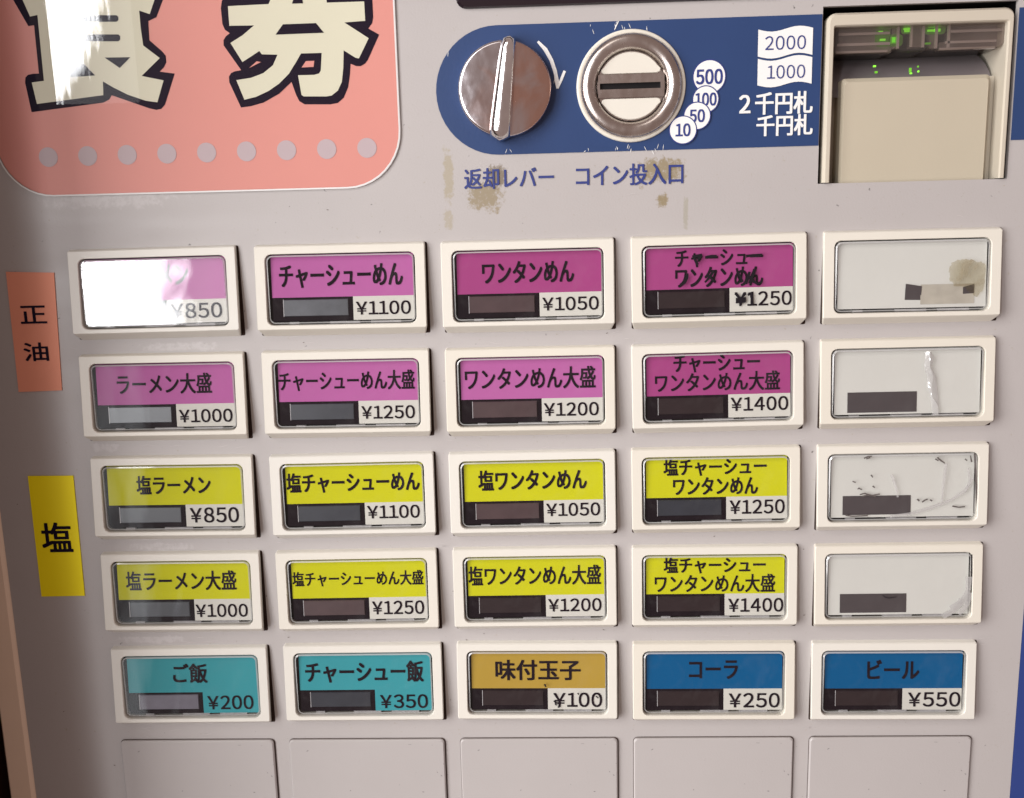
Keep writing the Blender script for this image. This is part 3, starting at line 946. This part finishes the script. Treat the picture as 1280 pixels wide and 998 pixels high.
# ------------------------------------------------------------------ menu buttons
PY = 0.5664556
OFFS = {(1, 1): (-0.0046, -0.0054, -0.28), (1, 2): (0.0048, -0.0025, 0.13), (1, 3): (-0.0004, 0.001, -0.03), (1, 4): (-0.0014, -0.001, -0.32), (1, 5): (-0.0055, -0.0012, 0.04), (2, 1): (-0.0051, -0.0025, 0.07), (2, 2): (0.0034, -0.0014, 0.17), (2, 3): (0.0004, 0.0039, -0.02), (2, 4): (0.0004, 0.0017, -0.43), (2, 5): (-0.0024, -0.0032, -0.12), (3, 1): (-0.0022, 0.0041, 0.16), (3, 2): (0.0059, 0.0078, -0.3), (3, 3): (-0.0003, 0.0096, -0.28), (3, 4): (-0.0019, 0.0041, -0.22), (3, 5): (-0.0009, 0.0032, -0.06), (4, 1): (-0.0025, -0.0027, 0.06), (4, 2): (0.001, -0.0019, -0.34), (4, 3): (0.001, -0.0059, -0.17), (4, 4): (-0.0017, -0.0029, 0.14), (4, 5): (0.0032, 0.0003, -0.11), (5, 1): (-0.0014, 0.0021, -0.27), (5, 2): (0.0059, -0.0066, -0.14), (5, 3): (0.0024, -0.0086, 0.37), (5, 4): (0.0008, 0.0012, 0.22), (5, 5): (0.0032, 0.0063, 0.25)}
HW, HH = 0.456, 0.2225
WT, TAP = 0.030, 0.0354


def wf(v):
    """height of the sloping button face above the panel"""
    return WT + TAP * (v + HH) / (2 * HH)


REC = 0.026
CARD = lambda v: wf(v) - REC
bz = MB(m_bezel)
def lp3(pts, wfun):
    return [(p[0], p[1], wfun(p[1])) for p in pts]
def baseloop():
    out = []
    for p in rr(-HW, HW, -HH, HH, 0.010, 4):
        t = (p[1] + HH) / (2 * HH)
        u = p[0] - math.copysign(0.002 + 0.012 * t, p[0])
        v = p[1] - 0.007 if p[1] < 0 else p[1] + 0.037
        out.append((u, v, 0.0))
    return out
win = rr(-0.399, 0.401, -0.178, 0.197, 0.034, 4)
win2 = rr(-0.402, 0.404, -0.181, 0.200, 0.036, 4)
bz.loops([baseloop(),
          lp3(rr(-HW, HW, -HH, HH, 0.010, 4), lambda v: wf(v) - 0.006),
          lp3(rr(-HW + 0.005, HW - 0.005, -HH + 0.005, HH - 0.005, 0.007, 4), wf),
          lp3(win2, wf), lp3(win, lambda v: wf(v) - 0.004), lp3(win, lambda v: 0.0)], 0, False)
bezel_me = bz.mesh('menu_button')
bkm = MB(m_dark, mat('painted_button_shade', (0.035, 0.02, 0.016), 0.7, spec=0.1))
bkm.poly(rr(-HW + 0.004, HW + 0.009, -HH - 0.003, HH + 0.034, 0.008, 4), 0.001, 1)     # dark sheet under the button, reaching right and down as painted shade
bkm.poly(rr(-0.41, 0.41, -0.19, 0.21, 0.024, 4), 0.0015)
backing_me = bkm.mesh('backing')
cv = MB(m_cover, m_coverrim)
cin = rr(-0.392, 0.394, -0.171, 0.190, 0.030, 4)
cin2 = rr(-0.385, 0.387, -0.164, 0.183, 0.025, 4)
CF = lambda v: 0.040 + 0.03 * v       # the clear block is set nearly upright in its sloping frame
cv.loops([lp3(cin, lambda v: wf(v) - 0.022), lp3(cin, lambda v: CF(v) - 0.004), lp3(cin2, CF)], 1, False)
ids = [cv.pt(p[0], p[1], CF(p[1])) for p in cin2]
cv.face(ids, 0)
cover_me = cv.mesh('clear_cover')


def card_mesh(top, rest=None, text_black=True):
    cd = MB(top, rest or m_price, m_black)
    def q(u0, u1, v0, v1, mi):
        cd.poly([(u0, v0), (u1, v0), (u1, v1), (u0, v1)], lambda u, v: CARD(v), mi)
    q(-0.375, 0.389, -0.172, 0.052, 0)
    q(0.06, 0.389, 0.052, 0.177, 1)
    q(-0.375, 0.06, 0.052, 0.177, 2)
    return cd.mesh('name_card')


tabs = MB(m_tab)
for a, b in ((-0.29, -0.24), (-0.07, 0.09), (0.15, 0.31)):
    tabs.box(a, b, 0.183, 0.194, 0.006, 0.024)
tabs_me = tabs.mesh('card_clip')
lamp_mes = []
for mm in m_lampw:
    lm = MB(mm, m_tab)
    lm.loops([lp3([(-0.315, 0.064), (0.035, 0.064), (0.035, 0.152), (-0.315, 0.152)], lambda v: CARD(v) + 0.001),
              lp3([(-0.312, 0.067), (0.032, 0.067), (0.032, 0.149), (-0.312, 0.149)], lambda v: CARD(v) + 0.005)], 0, False, True)
    lm.poly([(-0.3165, 0.062), (-0.3135, 0.062), (-0.3135, 0.153), (-0.3165, 0.153)], lambda u, v: CARD(v) + 0.0035, 1)
    lamp_mes.append(lm.mesh('sold_out_lamp'))

CM = {'m': card_mesh(m_magenta_veiled), 'd': card_mesh(m_magenta2), 'y': card_mesh(m_yellow), 't': card_mesh(m_teal, m_teal), 'o': card_mesh(m_ochre), 'b': card_mesh(m_cyan)}
# (row, col): card, lamp tint, [(text, x0, x1, y0, y1)], (price, x0, x1, y0, y1), colour word
BT_ = {
 (1, 1): ('m', 3, [('ラーメン', 160, 236, 332, 356)], ('¥850', 213, 278, 380, 397)),
 (1, 2): ('m', 3, [('チャーシューめん', 348.6, 503.5, 332.5, 357)], ('¥1100', 445, 513.5, 377, 392)),
 (1, 3): ('d', 0, [('ワンタンめん', 602.7, 717, 328, 352)], ('¥1050', 678, 748, 372, 387)),
 (1, 4): ('d', 2, [('チャーシュー', 844.5, 953, 313.5, 332), ('ワンタンめん', 844.5, 953, 335, 357)], ('¥1250', 918.4, 988.7, 365.5, 381.5)),
 (2, 1): ('m', 1, [('ラーメン大盛', 145.3, 265.2, 468.6, 491)], ('¥1000', 223.6, 291, 512.3, 527)),
 (2, 2): ('m', 1, [('チャーシューめん大盛', 347.8, 518.2, 465.5, 486)], ('¥1250', 451.8, 518.6, 507.7, 522.4)),
 (2, 3): ('m', 0, [('ワンタンめん大盛', 581, 744, 461, 484.5)], ('¥1200', 680, 748, 504, 519)),
 (2, 4): ('d', 2, [('チャーシュー', 842.5, 949, 444.5, 463.6), ('ワンタンめん大盛', 819, 974, 467, 487.3)], ('¥1400', 913.6, 984.3, 497.3, 512.8)),
 (3, 1): ('y', 1, [('塩ラーメン', 170, 263.7, 595.7, 616.4)], ('¥850', 237.2, 299, 635, 652.3)),
 (3, 2): ('y', 1, [('塩チャーシューめん', 357.8, 524.5, 592.2, 613.5)], ('¥1100', 458.8, 524.5, 632.6, 647.3)),
 (3, 3): ('y', 0, [('塩ワンタンめん', 598, 733, 588.6, 610.6)], ('¥1050', 682.8, 749.6, 629.7, 644.4)),
 (3, 4): ('y', 1, [('塩チャーシュー', 829.8, 957.3, 574, 593), ('ワンタンめん', 841.7, 946.5, 597.8, 617)], ('¥1250', 912.2, 980, 625.7, 641.6)),
 (4, 1): ('y', 1, [('塩ラーメン大盛', 156.7, 296, 715.2, 736.7)], ('¥1000', 244.4, 310, 755.8, 770.5)),
 (4, 2): ('y', 0, [('塩チャーシューめん大盛', 365.2, 529.3, 715.2, 731)], ('¥1250', 465, 530, 752, 767.4)),
 (4, 3): ('y', 2, [('塩ワンタンめん大盛', 585.5, 750.7, 708.6, 730)], ('¥1200', 685.4, 751.4, 749, 763.7)),
 (4, 4): ('y', 2, [('塩チャーシュー', 829.8, 956, 697.4, 715.3), ('ワンタンめん大盛', 818.6, 968, 719.3, 739.2)], ('¥1400', 910.6, 978.4, 748.4, 764)),
 (5, 1): ('t', 4, [('ご飯', 215.7, 259.8, 830.5, 853)], ('¥200', 259, 317, 870.3, 886.2)),
 (5, 2): ('t', 1, [('チャーシュー飯', 381.3, 529.3, 827.7, 851.6)], ('¥350', 475, 534.8, 868.9, 884.6)),
 (5, 3): ('o', 2, [('味付玉子', 619.3, 725, 826, 849)], ('¥100', 692, 752.5, 866.3, 882.8)),
 (5, 4): ('b', 2, [('コーラ', 861.6, 921.4, 826.6, 847.7)], ('¥250', 911.4, 974, 866.9, 883.6)),
 (5, 5): ('b', 2, [('ビール', 1084.7, 1147.7, 825.8, 847.7)], ('¥550', 1135.7, 1199.5, 865.7, 882.4)),
}
CW_ = {'m': 'magenta', 'd': 'magenta', 'y': 'yellow', 't': 'teal', 'o': 'ochre', 'b': 'blue'}
BLANKRECT = {(1, 5): (1151, 1217, 356, 379), (2, 5): (1059.5, 1145, 491, 514.5), (3, 5): (1053.5, 1137.5, 620.5, 642.5), (4, 5): (1050, 1132, 743, 765)}
BLAB = {(1, 5): 'empty button with a glue patch at the right and its dark bar at the right', (2, 5): 'empty button with a strip of crumpled film down the middle',
        (3, 5): 'empty button with black ink flecks and fine cracks', (4, 5): 'empty button with lifted film at its lower right corner'}
blank_cd = MB(m_blank)
blank_cd.poly([(-0.375, -0.172), (0.389, -0.172), (0.389, 0.177), (-0.375, 0.177)], lambda u, v: CARD(v))
blank_me = blank_cd.mesh('blank_card')

buttons = {}
for r_ in range(1, 6):
    for c_ in range(1, 6):
        ou, ov, od = OFFS[(r_, c_)]
        cu_, cv_ = c_ - 3 + ou, (r_ - 3) * PY + ov
        b = link('menu_button', bezel_me, machine, ORG + W3(cu_, cv_, 0))
        b.rotation_euler = (0, math.radians(od), 0)
        link('backing', backing_me, b)
        link('card_clip', tabs_me, b)
        link('clear_cover', cover_me, b)
        buttons[(r_, c_)] = (b, cu_, cv_)
        O_ = (cu_, cv_)

        def q_(x0, x1, y0, y1):
            w = CARD((P((x0 + x1) / 2, (y0 + y1) / 2, 0.02)[1] - cv_))
            return pxquad(x0, x1, y0, y1, w)
        if (r_, c_) in BT_:
            card, lt, lines, price = BT_[(r_, c_)]
            link('name_card', CM[card], b)
            link('sold_out_lamp', lamp_mes[lt], b)
            for (t, x0, x1, y0, y1) in lines:
                lettering('lettering', t, q_(x0, x1, y0, y1), lambda v: CARD(v) + 0.002, m_text, b, (0, 0, 0), O_, heavy=0.018 if '盛' in t else 0.025)
            t, x0, x1, y0, y1 = price
            lettering('price_lettering', t, q_(x0, x1, y0, y1), lambda v: CARD(v) + 0.002, m_text, b, (0, 0, 0), O_, heavy=0.02)
            b['label'] = '%s card button reading %s %s' % (CW_[card], ' '.join(l[0] for l in lines), t)
        else:
            link('blank_card', blank_me, b)
            x0, x1, y0, y1 = BLANKRECT[(r_, c_)]
            q = q_(x0, x1, y0, y1)
            mb = MB(m_palerect if r_ == 1 else m_greyrect)
            mb.poly([(q[0][0] - cu_, q[0][1] - cv_), (q[1][0] - cu_, q[1][1] - cv_), (q[3][0] - cu_, q[3][1] - cv_), (q[2][0] - cu_, q[2][1] - cv_)], lambda u, v: CARD(v) + 0.002)
            mb.build('dark_bar', b)
            b['label'] = BLAB[(r_, c_)]


def FH(v, dw):
    """dw >= 0: above the clear cover; dw < 0: below the frame face"""
    return wf(v) + dw if dw < 0 else CF(v) + dw - 0.0025


def on(key, pts, dw=0.0):
    """photo points to local points on a button's face (dw above it)"""
    b, cu_, cv_ = buttons[key]
    out = []
    for x, y in pts:
        u, v = P(x, y, 0.04)
        u, v = P(x, y, FH(v - cv_, dw))
        out.append((u - cu_, v - cv_))
    return out


# retraced by hand with a marker on the fourth button
b, cu_, cv_ = buttons[(1, 4)]
O_ = (cu_, cv_)
random.seed(11)
mk = MB(m_mark)
def strokes(key, mb, polys, wd, dw=0.0045, scale=2.4615, ox=760, oy=280):
    for poly in polys:
        pts = on(key, [(ox + x / scale, oy + y / scale) for x, y in poly], dw)
        ws = [wd * random.uniform(0.75, 1.25) for _ in pts]
        ribbon(mb, pts, ws, lambda u, v: FH(v, dw))
strokes((1, 4), mk, [[(262, 100), (275, 98), (290, 96)], [(262, 96), (268, 110), (276, 126)], [(288, 96), (282, 104), (276, 110)],
                     [(425, 100), (450, 97), (475, 96)], [(300, 102), (318, 100), (335, 100)],
                     [(245, 152), (243, 165), (235, 180), (222, 188)], [(325, 145), (312, 165), (298, 180)], [(308, 160), (318, 168), (326, 178)],
                     [(400, 150), (408, 165), (414, 180)], [(436, 148), (430, 168), (424, 186)], [(428, 172), (440, 162), (448, 178), (460, 186), (474, 178)], [(452, 140), (444, 160), (436, 184)],
                     [(392, 214), (402, 226), (408, 232)], [(424, 214), (414, 224), (408, 232), (408, 250)], [(393, 233), (408, 232), (424, 231)], [(393, 241), (408, 240), (424, 239)],
                     [(440, 213), (442, 230), (443, 250)], [(430, 220), (440, 213)]], 0.014)
o = mk.build('marker_strokes', b); o['label'] = 'black marker strokes drawn over the lettering'

# flecks and cracks on the third empty button
b = buttons[(3, 5)][0]
m_oldink = mat('faded_ink', (0.10, 0.085, 0.08), 0.6, var=0.5, vscale=900)
fk = MB(m_oldink)
strokes((3, 5), fk, [[(778, 58), (790, 53), (803, 52)], [(785, 60), (798, 56)], [(1008, 55), (1018, 64), (1032, 74)], [(1095, 60), (1102, 66)], [(1112, 50), (1116, 70)],
                     [(765, 172), (780, 168), (800, 175), (828, 170)], [(770, 178), (795, 172), (815, 178)], [(742, 130), (752, 134)], [(760, 152), (772, 156)], [(945, 186), (952, 192)],
                     [(960, 196), (968, 190), (978, 186)], [(985, 188), (992, 192)], [(800, 110), (806, 118)], [(720, 236), (740, 240), (790, 238)], [(1055, 208), (1075, 212), (1095, 210)], [(758, 155), (764, 150)],
                     [(805, 145), (812, 150)], [(1002, 60), (1012, 66)], [(1125, 42), (1130, 140), (1135, 242)]], 0.0075, 0.005, 2.51, 770, 550)
o = fk.build('ink_flecks', b); o['kind'] = 'stuff'
fm = MB(m_film)
strokes((3, 5), fm, [[(865, 110), (872, 130), (880, 155), (884, 180)], [(1035, 75), (1030, 120), (1025, 160), (1022, 195)], [(1120, 120), (1095, 160), (1050, 190), (990, 212), (925, 232), (860, 240)], [(1105, 90), (1110, 130), (1095, 165)]], 0.014, 0.006, 2.51, 770, 550)
fm.build('cracked_film', b)
# fourth empty button: lifted film and a dark split line
b = buttons[(4, 5)][0]
fm = MB(m_film)
strokes((4, 5), fm, [[(1108, 430), (1105, 470), (1090, 505), (1060, 535), (1025, 555)], [(1112, 480), (1100, 520), (1075, 548)], [(1050, 530), (1075, 512), (1082, 500)]], 0.03, 0.006, 2.51, 770, 550)
fm.build('lifted_film', b)
fk = MB(m_mark)
strokes((4, 5), fk, [[(1116, 360), (1116, 450), (1113, 550)]], 0.006, 0.005, 2.51, 770, 550)
strokes((4, 5), fk, [[(840, 492), (855, 497), (880, 493)], [(835, 488), (842, 490)]], 0.004, 0.005, 2.51, 770, 550)
fk.build('split_line', b)
# second empty button: crumpled strip
b = buttons[(2, 5)][0]
fm = MB(m_film)
pts = on((2, 5), [(760 + x / 2.4615, 280 + y / 2.4615) for x, y in ((985, 393), (986, 410), (990, 440), (994, 470), (998, 500), (1003, 530), (1008, 560), (1012, 588))], 0.006)
random.seed(5)
wid = [0.03, 0.045, 0.04, 0.045, 0.05, 0.04, 0.035, 0.03]
L_, C_, R_ = [], [], []
for p, wd in zip(pts, wid):
    j = random.uniform(-0.008, 0.008)
    L_.append(fm.pt(p[0] - wd / 2 + j, p[1], FH(p[1], 0.004))); C_.append(fm.pt(p[0] + random.uniform(-0.012, 0.012), p[1], FH(p[1], 0.012) + random.uniform(-0.003, 0.003)))
    R_.append(fm.pt(p[0] + wd / 2 + j, p[1], FH(p[1], 0.004)))
for i in range(len(pts) - 1):
    fm.face((L_[i], L_[i + 1], C_[i + 1], C_[i])); fm.face((C_[i], C_[i + 1], R_[i + 1], R_[i]))
fm.build('crumpled_film', b)
# first empty button: glue patch and the darker end of its bar
b = buttons[(1, 5)][0]
mb = MB(m_greyrect)
strokes((1, 5), mb, [[(914, 216), (964, 216)]], 0.1, -REC + 0.0025)
strokes((1, 5), mb, [[(1092, 208), (1126, 206)]], 0.06, -REC + 0.003)
mb.build('dark_bar', b)
gl = MB(m_resid)
pts = on((1, 5), [(760 + x / 2.4615, 280 + y / 2.4615) for x, y in ((1050, 140), (1058, 120), (1090, 107), (1125, 112), (1160, 122), (1163, 160), (1155, 200), (1135, 225), (1120, 215), (1095, 195), (1065, 190), (1050, 170))], 0.004)
random.seed(9)
fine = []
for i in range(len(pts)):
    a, b2 = pts[i], pts[(i + 1) % len(pts)]
    for k in range(5):
        fine.append((a[0] + (b2[0] - a[0]) * k / 5 + random.uniform(-.0045, .0045), a[1] + (b2[1] - a[1]) * k / 5 + random.uniform(-.0045, .0045)))
gl.poly(fine, lambda u, v: FH(v, 0.0045))
gl.build('glue_patch', b)
# specks on the egg price
b = buttons[(5, 3)][0]
fk = MB(m_mark)
random.seed(2)
strokes((5, 3), fk, [[(980, 207), (988, 209)], [(983, 213), (989, 214)], [(1014, 262), (1022, 268)], [(1018, 274), (1026, 276)], [(1095, 235), (1100, 240)], [(1158, 245), (1166, 252)], [(1016, 240), (1022, 246)], [(1028, 282), (1034, 284)]], 0.008, 0.0045, 2.7234, 320, 780)
o = fk.build('specks', b); o['kind'] = 'stuff'

# ------------------------------------------------------------------ paper labels stuck on the left edge
def sticker(name, corners, material, texts, label, word):
    pts = [P(*p) for p in corners]
    cx = sum(p[0] for p in pts) / 4; cy = sum(p[1] for p in pts) / 4
    mb = MB(material)
    # thin paper sheet
    mb.loops([[(p[0] - cx, p[1] - cy, 0.001) for p in pts], [(p[0] - cx, p[1] - cy, 0.006) for p in pts]], 0, False, True)
    o = mb.build(name, None, W3(cx, cy, 0))
    o['label'] = label; o['category'] = word
    for t, bx in texts:
        lettering('lettering', t, pxquad(*bx, 0.006), 0.008, m_ink, o, (0, 0, 0), (cx, cy), heavy=0.02)
    return o


sticker('paper_sticker', ((8, 340), (68, 341), (78, 488), (24, 490)), m_orange, [('正', (24.5, 59, 383, 404)), ('油', (29, 61.5, 429, 451))],
        'orange paper sticker with two black characters at the left of the magenta buttons', 'sticker')
sticker('paper_sticker', ((35.3, 595), (92, 594.5), (106.5, 744.5), (52.5, 745.5)), m_mustard, [('塩', (50.5, 91.5, 654, 689.5))],
        'yellow paper sticker with one black character at the left of the yellow buttons', 'sticker')
